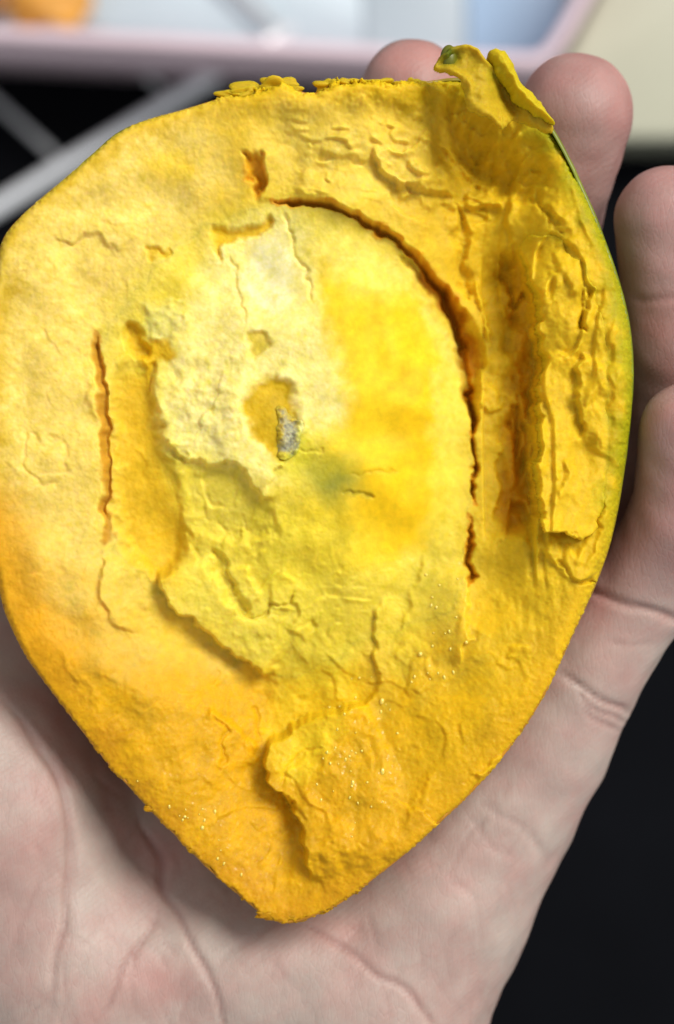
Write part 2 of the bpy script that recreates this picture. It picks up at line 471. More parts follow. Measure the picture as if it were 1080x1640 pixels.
paint(region([(330,400),(350,370),(430,330),(475,335),(500,420),(510,500),(548,600),(560,680),(490,690),(470,730),(430,795),(395,750),(330,740),(280,725),(250,680),(255,600),(280,540),(310,450)], 26), c3(240, 226, 146), 0.95)
paint(region([(395,400),(420,375),(462,385),(476,440),(470,490),(420,500),(385,460)], 18), c3(238, 231, 182), 0.9)
paint(region([(395,830),(520,790),(600,860),(560,930),(440,960),(400,900)], 40), c3(230, 204, 66), 0.8)
paint(region([(270,900),(330,870),(420,960),(500,1000),(470,1060),(400,1060),(330,1000)], 20), c3(232, 208, 92), 0.8)
paint(region([(165,890),(230,950),(330,1040),(300,1070),(200,1030)], 28), c3(230, 192, 74), 0.6)
paint(region([(410,1000),(560,960),(590,1060),(520,1100),(440,1090)], 20), c3(222, 196, 66), 0.7)
paint(region([(430,1100),(560,1060),(600,1130),(470,1170),(425,1220)], 25), c3(234, 198, 38), 0.7)
paint(region([(610,1010),(660,980),(690,1020),(660,1090),(615,1085)], 20), c3(230, 198, 60), 0.7)
paint(region([(425,1210),(500,1160),(560,1150),(520,1230),(460,1270)], 18), c3(236, 198, 40), 0.8)
# pits are a deeper orange; cracks are painted orange too
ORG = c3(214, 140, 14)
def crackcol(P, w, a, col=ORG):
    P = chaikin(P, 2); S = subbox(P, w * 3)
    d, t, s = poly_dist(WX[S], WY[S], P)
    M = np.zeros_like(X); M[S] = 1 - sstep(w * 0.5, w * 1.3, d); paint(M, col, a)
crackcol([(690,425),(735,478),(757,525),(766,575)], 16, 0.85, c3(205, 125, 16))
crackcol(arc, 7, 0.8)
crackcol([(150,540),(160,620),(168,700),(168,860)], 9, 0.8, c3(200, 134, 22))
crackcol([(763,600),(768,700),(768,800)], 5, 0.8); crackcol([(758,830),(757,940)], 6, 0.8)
paint(region([(826,400),(848,420),(866,520),(872,600),(858,700),(860,850),(806,850),(818,740),(834,600),(832,500)], 16), c3(218, 152, 10), 0.75)  # shade in the channel beside the flake, put into the colour
paint(region([(822,655),(850,650),(852,730),(846,860),(800,850),(818,740)], 14), c3(212, 146, 12), 0.75)  # lower part of the same channel, its shade also painted in
paint(region([(384,240),(420,247),(429,270),(417,286),(413,318),(403,300)], 7), c3(226, 160, 30), 0.9)
paint(region([(338,352),(370,362),(402,356),(432,338),(437,352),(412,374),(368,380),(352,382),(352,420),(342,395)], 6), c3(226, 186, 16), 0.9)
paint(region([(234,396),(250,402),(270,392),(262,407),(246,412)], 5), c3(222, 178, 22), 0.9)
paint(region([(192,520),(212,512),(228,540),(275,545),(272,570),(236,575),(240,625),(232,628),(228,575),(200,560)], 7), c3(224, 176, 18), 0.9)
paint(region([(222,485),(262,480),(300,490),(302,520),(272,540),(250,548),(230,530)], 9), c3(216, 202, 130), 0.85)
paint(region([(394,525),(410,514),(426,522),(430,548),(425,568),(400,570)], 6), c3(214, 190, 66), 0.9)
paint(region([(390,640),(408,610),(436,600),(462,612),(474,650),(470,735),(430,735),(404,700)], 9), c3(208, 172, 8), 0.97)
paint(region([(455,690),(500,690),(500,735),(470,770),(440,765)], 14), c3(214, 200, 44), 0.7)
paint(region([(490,738),(552,732),(576,770),(544,808),(498,792)], 30), c3(142, 142, 62), 0.92)
paint(region([(480,720),(560,710),(590,740),(560,760),(500,770)], 22), c3(200, 180, 46), 0.55)
paint(region([(545,788),(600,788),(600,797),(548,797)], 5), c3(160, 140, 30), 0.6)
paint(region([(560,750),(640,748),(640,760),(560,762)], 7), c3(190, 160, 26), 0.45)
paint(region([(300,620),(360,640),(380,700),(330,720),(280,690)], 22), c3(226, 214, 146), 0.5)
paint(region([(300,745),(380,745),(405,800),(380,850),(300,840)], 22), c3(230, 206, 96), 0.6)
paint(region([(410,180),(640,180),(650,330),(500,320)], 40) * sstep(0.4, 1.6, cn2), c3(196, 176, 84), 0.35)
# greenish under the rind, right and top right
grn = sstep(0, 1, 1 - d_in / np.clip(44 + 14 * cn1, 12, 80)) * sstep(640, 860, X) * (1 - sstep(700, 1000, Y))
paint(grn, c3(146, 146, 4), 0.9)
grn2 = sstep(0, 1, 1 - d_in / 14) * (1 - sstep(0, 1, np.abs(X - 150) / 110)) * (Y < 360)
paint(grn2, c3(150, 150, 20), 0.7)
paint(sstep(0, 1, 1 - np.abs(d_in) / 10) * sstep(1380, 1460, Y), c3(190, 130, 10), 0.5)
# natural mottling
COL *= np.clip(1 + 0.035 * cn2 + 0.03 * cn1, 0.7, 1.2)[..., None]
COL[..., 2] *= np.clip(1 + 0.08 * cn2 + 0.09 * fbm(18, 3, 0.7, seed=107), 0.4, 1.8)
pale_ = np.clip(region([(330,400),(350,370),(430,330),(475,335),(500,420),(510,500),(548,600),(560,680),(490,690),(470,730),(430,795),(395,750),(330,740),(280,725),(250,680),(255,600),(280,540),(310,450)], 40), 0, 1)[..., None]
COL *= np.array([1.02, 1.05, 0.70]) * (1 - pale_) + np.array([1.05, 1.02, 0.84]) * pale_
COL *= (1 + 0.0 * core_in * sstep(440, 560, X))[..., None]
COL = np.clip(COL, 0.002, 0.95)

WET = np.clip(region([(690,850),(755,850),(755,1060),(700,1110),(640,1130),(660,1000)], 25) + region([(540,1060),(640,1100),(620,1300),(530,1340)], 40)
              + region([(200,1230),(300,1260),(380,1380),(340,1420),(230,1310)], 25) + 0.6 * region([(560,840),(660,820),(700,900),(600,930)], 25)
              + 0.4 * lower, 0, 1)

def flesh_mat():
    m = NT('fruit_flesh')
    a = m.n('ShaderNodeAttribute', attribute_name='Col')
    w = m.n('ShaderNodeAttribute', attribute_name='Wet')
    co = m.n('ShaderNodeTexCoord')
    n1 = m.n('ShaderNodeTexNoise', {'Vector': co.outputs['Object'], 'Scale': 2600.0, 'Detail': 4.0, 'Roughness': 0.7})
    n2 = m.n('ShaderNodeTexNoise', {'Vector': co.outputs['Object'], 'Scale': 900.0, 'Detail': 3.0, 'Roughness': 0.6})
    r = m.n('ShaderNodeMapRange', {'Value': n2.outputs['Fac'], 'From Min': 0.3, 'From Max': 0.7, 'To Min': 0.93, 'To Max': 1.06})
    mx = m.n('ShaderNodeMix', {'Factor': 1.0, 'A': a.outputs['Color'], 'B': r.outputs['Result']}, data_type='RGBA', blend_type='MULTIPLY')
    # Mix node sockets: pick colour ones
    for l in list(mx.inputs[6].links) + list(mx.inputs[7].links): m.t.links.remove(l)
    m.t.links.new(a.outputs['Color'], mx.inputs[6]); m.t.links.new(r.outputs['Result'], mx.inputs[7])
    m.set(Base_Color=mx.outputs[2])
    # wet grains: scattered cells with low roughness
    vo = m.n('ShaderNodeTexVoronoi', {'Vector': co.outputs['Object'], 'Scale': 1500.0})
    sp = m.n('ShaderNodeMath', {0: vo.outputs['Distance'], 1: 0.34}, operation='LESS_THAN')
    sw = m.n('ShaderNodeMath', {0: sp.outputs[0], 1: w.outputs['Fac']}, operation='MULTIPLY')
    ro = m.n('ShaderNodeMapRange', {'Value': sw.outputs[0], 'To Min': 0.62, 'To Max': 0.25})
    sl = m.n('ShaderNodeMapRange', {'Value': w.outputs['Fac'], 'To Min': 0.2, 'To Max': 0.26}); m.set(Specular_IOR_Level=sl.outputs['Result'])
    m.set(Roughness=ro.outputs['Result'], Subsurface_Weight=0.5, Subsurface_Scale=0.0022, Subsurface_Radius=(1.0, 0.6, 0.12))
    hh = m.n('ShaderNodeMath', {0: n1.outputs['Fac'], 1: n2.outputs['Fac']}, operation='ADD')
    vd = m.n('ShaderNodeMath', {0: vo.outputs['Distance'], 1: w.outputs['Fac']}, operation='MULTIPLY')
    h2 = m.n('ShaderNodeMath', {0: hh.outputs[0], 1: vd.outputs[0]}, operation='SUBTRACT')
    bp = m.n('ShaderNodeBump', {'Strength': 0.2, 'Distance': 0.0001, 'Height': h2.outputs[0]})
    m.set(Normal=bp.outputs['Normal'])
    return m.m
M_flesh = flesh_mat()

def skin_mat():
    m = NT('fruit_rind')
    a = m.n('ShaderNodeAttribute', attribute_name='Col')
    co = m.n('ShaderNodeTexCoord')
    n1 = m.n('ShaderNodeTexNoise', {'Vector': co.outputs['Object'], 'Scale': 260.0, 'Detail': 5.0})
    r = m.n('ShaderNodeMapRange', {'Value': n1.outputs['Fac'], 'From Min': 0.3, 'From Max': 0.7, 'To Min': 0.75, 'To Max': 1.15})
    mx = m.n('ShaderNodeVectorMath', {0: a.outputs['Color'], 1: r.outputs['Result']}, operation='MULTIPLY')
    m.set(Base_Color=mx.outputs[0], Roughness=0.42, Subsurface_Weight=0.05, Subsurface_Scale=0.001)
    bp = m.n('ShaderNodeBump', {'Strength': 0.3, 'Distance': 0.0002, 'Height': n1.outputs['Fac']})
    m.set(Normal=bp.outputs['Normal'])
    return m.m
M_rind = skin_mat()

fruit = empty('fruit_half', (-70 / U, 60 / U, -355 / U))
tag(fruit, 'halved ripe fruit with crumbly yellow flesh and green rind held cut side up', 'fruit')

# grid -> meshes
idx = np.arange(H_ * W_).reshape(H_, W_)
keepv = SD < h * 1.0
gy_, gx_ = np.gradient(SD, h)
gl = np.sqrt(gx_ ** 2 + gy_ ** 2) + 1e-6
push = np.where(SD > 0, SD, 0)
PX = X - push * gx_ / gl; PY = Y - push * gy_ / gl
fk = keepv[:-1, :-1] & keepv[1:, :-1] & keepv[:-1, 1:] & keepv[1:, 1:]
def grid_part(name, fmask, parent, mat, px=PX, py=PY, z=Z):
    i, j = np.nonzero(fmask)
    F = np.stack([idx[i, j], idx[i + 1, j], idx[i + 1, j + 1], idx[i, j + 1]], 1)
    u, inv = np.unique(F, return_inverse=True)
    F = inv.reshape(F.shape)
    V = np.stack([px.ravel()[u] - 540, 820 - py.ravel()[u], z.ravel()[u]], 1)
    return np_mesh(name, V, F, mat, parent, {'Col': COL.reshape(-1, 3)[u], 'Wet': WET.ravel()[u]})
core_f = core[:-1, :-1] > 0.5
grid_part('flesh', fk & ~core_f, fruit, M_flesh)
o = grid_part('seed_core', fk & core_f, fruit, M_flesh)
o['label'] = 'pale domed middle where the seed sat'

# loose flakes standing on the flesh: closed slabs with ragged edges
def slab(name, P, top, thick, mat=M_flesh, col=None, n=2, warp=1.0, edge_r=5, label=None):
    P = chaikin(P, n, True); S = subbox(P, 14)
    x = X[S] + warp * (WX - X)[S]; y = Y[S] + warp * (WY - Y)[S]
    sd = poly_sd(x, y, P)
    gy, gx = np.gradient(sd, h); g = np.sqrt(gx ** 2 + gy ** 2) + 1e-6
    kv = sd < h
    ps = np.where(sd > 0, sd, 0)
    px = X[S] - ps * gx / g; py = Y[S] - ps * gy / g
    zt = top(S, sd)
    rl = np.clip(1 + sd / edge_r, 0, 1)
    zt = zt - 0.5 * thick * (1 - np.sqrt(np.clip(1 - rl ** 2, 0, 1)))
    zb = zt - thick * np.where(callable(thick), 1, 1) * (0.35 + 0.65 * np.clip(-sd / 25, 0, 1))
    f = kv[:-1, :-1] & kv[1:, :-1] & kv[:-1, 1:] & kv[1:, 1:]
    hh, ww = sd.shape; id2 = np.arange(hh * ww).reshape(hh, ww)
    i, j = np.nonzero(f)
    F = np.stack([id2[i, j], id2[i + 1, j], id2[i + 1, j + 1], id2[i, j + 1]], 1)
    u, inv = np.unique(F, return_inverse=True); F = inv.reshape(F.shape); nv = len(u)
    E = np.concatenate([F[:, [0, 1]], F[:, [1, 2]], F[:, [2, 3]], F[:, [3, 0]]])
    key = np.sort(E, 1); kk = key[:, 0] * nv + key[:, 1]
    uq, first, cnt = np.unique(kk, return_index=True, return_counts=True)
    B = E[first[cnt == 1]]
    Fw = np.stack([B[:, 1], B[:, 0], B[:, 0] + nv, B[:, 1] + nv], 1)
    Fb = F[:, ::-1] + nv
    vx = px.ravel()[u] - 540; vy = 820 - py.ravel()[u]
    V = np.concatenate([np.stack([vx, vy, zt.ravel()[u]], 1), np.stack([vx, vy, zb.ravel()[u]], 1)])
    cc = (COL[S].reshape(-1, 3)[u] if col is None else col(S).reshape(-1, 3)[u])
    ob = np_mesh(name, V, np.concatenate([F, Fw, Fb]), mat, fruit,
                 {'Col': np.concatenate([cc, cc]), 'Wet': np.tile(WET[S].ravel()[u], 2)})
    if label: ob['label'] = label
    return ob

# right-hand flake
RF = [(838,378),(850,430),(860,480),(870,530),(873,570),(866,606),(862,640),(868,690),(864,760),(861,850),(890,853),(914,848),(922,866),(956,866),
      (972,800),(985,720),(975,640),(982,560),(960,470),(930,410),(895,375),(862,352)]
slab('flesh_flake', RF, lambda S, sd: Z[S] + 58 * np.exp(-np.clip(X[S] - 862, 0, 300) / 64) * sstep(375, 470, Y[S]) + 22 * sstep(700, 860, Y[S]) * (1 - sstep(900, 985, X[S])) + 4 - 14 * sstep(890, 945, X[S]), 40)

# torn flap at the top right, curling over the hollow
FL = [(690,120),(700,104),(706,90),(722,82),(748,83),(768,93),(776,108),(800,114),(826,134),(852,158),(874,182),(890,204),(884,214),(858,208),(836,196),(818,194),
      (808,204),(797,218),(785,207),(757,195),(744,175),(740,151),(731,134),(712,127)]
def flap_top(S, sd):
    x, y = X[S], Y[S]
    t = ((x - 722) * 0.55 + (y - 84) * 0.83)
    z = 38 + 0.20 * t - 0.0012 * (t - 20) ** 2 + 5 * np.sin((x - 0.6 * y) / 17.0) + 2.0 * n_l[S] + 0.8 * n_m[S] + 0.15 * n_s[S] - 0.42 * np.clip(x - 785, 0, 200) - 16 * np.exp(-((x - 788 - 0.5 * (y - 110)) / 13) ** 2) + 16 * np.exp(-((sd + 3) / 10) ** 2) * (x < 800)
    z += 9 * np.exp(-((x - 770) / 14) ** 2) - 16 * np.exp(-((x - 812) ** 2 + (y - 165) ** 2) / 900)
    return z
def flap_col(S):
    c = np.empty(X[S].shape + (3,)); c[:] = c3(208, 172, 28)
    g = np.exp(-((X[S] - 716) ** 2 + (Y[S] - 98) ** 2) / 330.0)[..., None]
    c = c * (1 - g) + np.array(c3(92, 104, 10)) * g
    g = (0.45 * np.exp(-((X[S] - 800) ** 2 + (Y[S] - 130) ** 2) / 900.0) * (1 + 0.4 * n_m[S]))[..., None]
    return (c * (1 - g) + np.array(c3(160, 152, 16)) * g) * np.array([0.84, 0.86, 0.95])
slab('torn_flap', FL, flap_top, 17, col=flap_col, edge_r=9, warp=0.5, label='curled flap of torn flesh and green rind')
# rolled rind edge behind the flap
RC = [(779,108),(780,92),(790,86),(808,91),(818,106),(824,128),(842,148),(868,172),(892,202),(880,201),(856,191),(834,177),(816,158),(802,138),(790,122)]
def curl_top(S, sd):
    x, y = X[S], Y[S]
    return 52 + 16 * np.clip(-sd / 14, 0, 1) - 0.22 * (y - 90) + 0.8 * n_m[S]
def curl_col(S):
    c = np.empty(X[S].shape + (3,)); c[:] = c3(216, 184, 20)
    g = (0.8 * sstep(0, 60, X[S] - 0.75 * (Y[S] - 90) - 795))[..., None]
    return (c * (1 - g) + np.array(c3(150, 152, 10)) * g) * np.array([0.82, 0.88, 0.95])
slab('rind_curl', RC, curl_top, 30, col=curl_col, edge_r=10, warp=0.5, label='curled strip of yellow green rind')

# crumbs standing up along the broken top edge
def lump(name, cx, cy, cz, r, col, mat, parent, sq=(1, 1, 1), seed=0, sub=3, rough_=0.25, wet=0.0):
    import bmesh
    bm = bmesh.new(); bmesh.ops.create_icosphere(bm, subdivisions=sub, radius=1.0)
    V = np.array([v.co for v in bm.verts]); F = np.array([[l.vert.index for l in f.loops] for f in bm.faces]); bm.free()
    rr = np.random.default_rng(seed); d = np.ones(len(V))
    for k in range(14):
        q = rr.standard_normal(3); q /= np.linalg.norm(q)
        d += rough_ * rr.uniform(-.5, .5) * np.sin(rr.uniform(2, 9) * (V @ q) + rr.uniform(0, 6.28))
    V = V * d[:, None] * r * np.array(sq) + np.array([cx - 540, 820 - cy, cz])
    cc = np.tile(np.asarray(col), (len(V), 1)) * rr.uniform(0.92, 1.06, (len(V), 1))
    return np_mesh(name, V, F, mat, parent, {'Col': cc, 'Wet': np.full(len(V), wet)})
for k, (a, b, r, q) in enumerate([(376,150,14,1.3),(404,145,15,1.4),(440,137,16,1.3),(462,140,12,1.2),(530,133,13,1.2),(556,131,11,1.5),(610,131,10,1.8),(660,131,10,1.5)]):
    lump('crumb', a, b, -18, r, c3(196, 164, 22), M_flesh, fruit, (q * 1.25, 0.8, 0.7), 300 + k, 4, 0.42)
for k, (a, b, r) in enumerate([(240,1298,6),(308,1366,5),(425,1468,10),(466,1474,11),(505,1462,9)]):
    lump('crumb', a, b, -22, r, c3(200, 140, 6), M_flesh, fruit, (1.7, 0.8, 0.8), 500 + k, 3, 0.25)
lump('rind_knob', 717, 102, 38, 19, c3(104, 106, 6), M_rind, fruit, (0.72, 1.1, 0.7), 333, 4, 0.0)
# grey fibrous fragment in the middle
GF = [(440,655),(450,648),(464,652),(468,668),(482,672),(484,700),(482,726),(462,732),(440,728),(442,704),(446,684)]
def frag_col(S):
    P = chaikin(GF, 2, True); q = sstep(-16, 0, poly_sd(X[S], Y[S], P) + 2.5 * n_m[S])[..., None]
    g = np.array(c3(172, 166, 134)) * (1 + 0.10 * n_m[S] + 0.05 * n_s[S])[..., None]
    return g * (1 - 0.9 * q) + COL[S] * 0.9 * q
slab('fibre_fragment', GF, lambda S, sd: Z[S] + 3.5 + 1.6 * n_m[S] + 0.4 * n_s[S] + 5 * np.exp(-((X[S] - 455) / 7) ** 2), 9, col=frag_col, edge_r=10, label='grey dry scrap of seed membrane')

# beads of juice on the wet flesh
def juice():
    m = NT('juice'); m.set(Base_Color=(0.86, 0.62, 0.10, 1), Roughness=0.2, Specular_IOR_Level=0.7, Subsurface_Weight=0.3, Subsurface_Scale=0.0008)
    r = np.random.default_rng(91); V = []; F = []
    p = (np.clip(WET - 0.42, 0, 1) * (0.4 + np.clip(n_l, 0, 2)) * (SD < -22) * (Y > 900)).ravel(); pick = r.choice(p.size, 80, p=p / p.sum())
    nu, nv = 8, 5
    for q in pick:
        x, y, z = X.ravel()[q], Y.ravel()[q], Z.ravel()[q]; a = r.uniform(1.1, 2.6) * (1.5 if r.random() < 0.1 else 1); b0 = len(V)
        e = r.uniform(0.8, 1.9); th = r.uniform(1.2, 1.9)
        for i in range(nv):
            f = i / (nv - 1) * math.pi
            for j in range(nu):
                g = 2 * math.pi * j / nu
                lx, ly = a * math.sin(f) * math.cos(g) * e, a * math.sin(f) * math.sin(g)
                V.append((x - 540 + lx * math.cos(th) - ly * math.sin(th), 820 - y + lx * math.sin(th) + ly * math.cos(th), z + 0.2 + 0.6 * a * math.cos(f)))
        for i in range(nv - 1):
            for j in range(nu):
                k = (j + 1) % nu; F.append((b0 + i * nu + j, b0 + (i + 1) * nu + j, b0 + (i + 1) * nu + k, b0 + i * nu + k))
    o = np_mesh('juice_beads', np.array(V), np.array(F), m.m, fruit); o['kind'] = 'stuff'
juice()

# rind: lofted shell from the rim down under the fruit
cx0, cy0 = 480.0, 760.0
ang = np.linspace(-math.pi, math.pi, 1441)[:-1]
oa = np.arctan2(OUTS[:, 1] - cy0, OUTS[:, 0] - cx0); orr = np.hypot(OUTS[:, 1] - cy0, OUTS[:, 0] - cx0)
so = np.argsort(oa); oa, orr = oa[so], orr[so]
def Rout(a): return np.interp(a, np.r_[oa[-1] - 2 * math.pi, oa, oa[0] + 2 * math.pi], np.r_[orr[-1], orr, orr[0]])
ZRIM, DEPTH = -30.0, 322.0
def build_rind():
    R = Rout(ang); n = len(ang)
    prof = [(-5, 4), (-2, 5), (1.5, 2), (3.5, -6), (4.5, -16)]
    V = []; cols = []
    ca, sa = np.cos(ang), np.sin(ang)
    ze = bil(Z, (cx0 + (R - 3) * ca - xs[0]) / h, (cy0 + (R - 3) * sa - ys[0]) / h)     # height of the cut edge all round
    kk = np.ones(25) / 25; ze = np.convolve(np.r_[ze[-12:], ze, ze[:12]], kk, 'valid')
    px = cx0 + R * ca; py = cy0 + R * sa
    right = sstep(560, 820, px) * (1 - sstep(620, 1150, py))
    tl = np.exp(-((px - 170) / 120) ** 2) * (py < 420)
    gmix = np.clip(right + 0.9 * tl, 0, 1)[:, None]
    c0 = np.array(c3(196, 132, 8))[None] * (1 - gmix) + np.array(c3(124, 134, 8))[None] * gmix
    jit = 1.2 * np.interp(np.arange(n), np.arange(0, n + 6, 6), np.random.default_rng(3).standard_normal(n // 6 + 1))
    def ring(rad, z): 
        V.append(np.stack([cx0 + rad * ca - 540, 820 - cy0 - rad * sa, np.broadcast_to(z, rad.shape)], 1)); cols.append(c0)
    for dr, dz in prof: ring(R + (dr - 4 * (1 - gmix[:, 0])) * (0.7 + 0.3 * gmix[:, 0]), np.where(gmix[:, 0] > 0.02, (ZRIM - 6) * gmix[:, 0] + (ze - 3) * (1 - gmix[:, 0]), ze - 3) + dz + jit * 0.8)
    for k in range(1, 40):
        t = k / 40 * math.pi / 2
        ring((R + 0.5 + 4 * gmix[:, 0]) * math.cos(t), (ZRIM - 22) - (ZRIM - 3 - ze) * (1 - gmix[:, 0]) * math.cos(t) - np.full(n, (DEPTH - 16) * math.sin(t)))
    rings = len(V); V = np.concatenate(V); cols = np.concatenate(cols)
    V = np.vstack([V, [[cx0 - 540, 820 - cy0, ZRIM - DEPTH - 6]]]); cols = np.vstack([cols, cols[:1]])
    i = np.arange(n); j = (i + 1) % n
    F = [np.stack([k * n + i, k * n + j, (k + 1) * n + j, (k + 1) * n + i], 1) for k in range(rings - 1)]
    last = (rings - 1) * n
    F.append(np.stack([last + i, last + j, np.full(n, len(V) - 1), np.full(n, len(V) - 1)], 1)[::1])
    F = np.concatenate(F)
    # y was flipped, so wind for outward normals
    tri = F[-n:, :3]; quad = F[:-n]
    ob = np_mesh('rind', V, quad[:, ::1], M_rind, fruit, {'Col': cols})
    return ob
build_rind()

# ================================================================ HAND
def Wp(px, py, z): 
    k = (D - z) / D
    return np.array([(px - 540) * k, (820 - py) * k, z])

def skin_material():
    m = NT('hand_skin')
    a = m.n('ShaderNodeAttribute', attribute_name='Col'); co = m.n('ShaderNodeTexCoord')
    n1 = m.n('ShaderNodeTexNoise', {'Vector': co.outputs['Object'], 'Scale': 160.0, 'Detail': 5.0, 'Roughness': 0.6})
    n2 = m.n('ShaderNodeTexNoise', {'Vector': co.outputs['Object'], 'Scale': 1400.0, 'Detail': 3.0})
    r = m.n('ShaderNodeMapRange', {'Value': n1.outputs['Fac'], 'From Min': 0.3, 'From Max': 0.7, 'To Min': 0.9, 'To Max': 1.08})
    mx = m.n('ShaderNodeVectorMath', {0: a.outputs['Color'], 1: r.outputs['Result']}, operation='MULTIPLY')
    nb = m.n('ShaderNodeTexNoise', {'Vector': co.outputs['Object'], 'Scale': 95.0, 'Detail': 6.0, 'Roughness': 0.68})
    rb = m.n('ShaderNodeValToRGB', {'Fac': nb.outputs['Fac']})
    rb.color_ramp.elements[0].position = 0.36; rb.color_ramp.elements[0].color = (1.0, 0.85, 0.83, 1)
    rb.color_ramp.elements[1].position = 0.62; rb.color_ramp.elements[1].color = (1.0, 1.03, 1.0, 1)
    mx = m.n('ShaderNodeVectorMath', {0: mx.outputs[0], 1: rb.outputs['Color']}, operation='MULTIPLY')
    mp = m.n('ShaderNodeMapping', {'Vector': co.outputs['Object'], 'Rotation': (0.4, 0.2, 0.75), 'Scale': (1, 0.25, 1)})
    vo = m.n('ShaderNodeTexVoronoi', {'Vector': mp.outputs['Vector'], 'Scale': 1300.0}, feature='DISTANCE_TO_EDGE')
    vs = m.n('ShaderNodeMapRange', {'Value': vo.outputs['Distance'], 'From Max': 0.12})
    n3 = m.n('ShaderNodeTexNoise', {'Vector': mp.outputs['Vector'], 'Scale': 420.0, 'Detail': 4.0, 'Roughness': 0.65})
    s1 = m.n('ShaderNodeMath', {0: vs.outputs['Result'], 1: 0.35, 2: n3.outputs['Fac']}, operation='MULTIPLY_ADD')
    s2 = m.n('ShaderNodeMath', {0: n2.outputs['Fac'], 1: 0.3, 2: s1.outputs[0]}, operation='MULTIPLY_ADD')
    mw = m.n('ShaderNodeMapping', {'Vector': co.outputs['Object'], 'Rotation': (0, 0, 0.95)})
    wv = m.n('ShaderNodeTexWave', {'Vector': mw.outputs['Vector'], 'Scale': 420.0, 'Distortion': 5.0, 'Detail': 2.0, 'Detail Scale': 0.6})
    s3 = m.n('ShaderNodeMath', {0: wv.outputs['Fac'], 1: 0.22, 2: s2.outputs[0]}, operation='MULTIPLY_ADD')
    bp = m.n('ShaderNodeBump', {'Strength': 0.3, 'Distance': 0.0002, 'Height': s3.outputs[0]})
    m.set(Base_Color=mx.outputs[0], Roughness=0.5, Specular_IOR_Level=0.38, Subsurface_Weight=0.35, Subsurface_Scale=0.003,
          Subsurface_Radius=(1.0, 0.48, 0.36), Normal=bp.outputs['Normal'])
    return m.m
M_skin = skin_material()

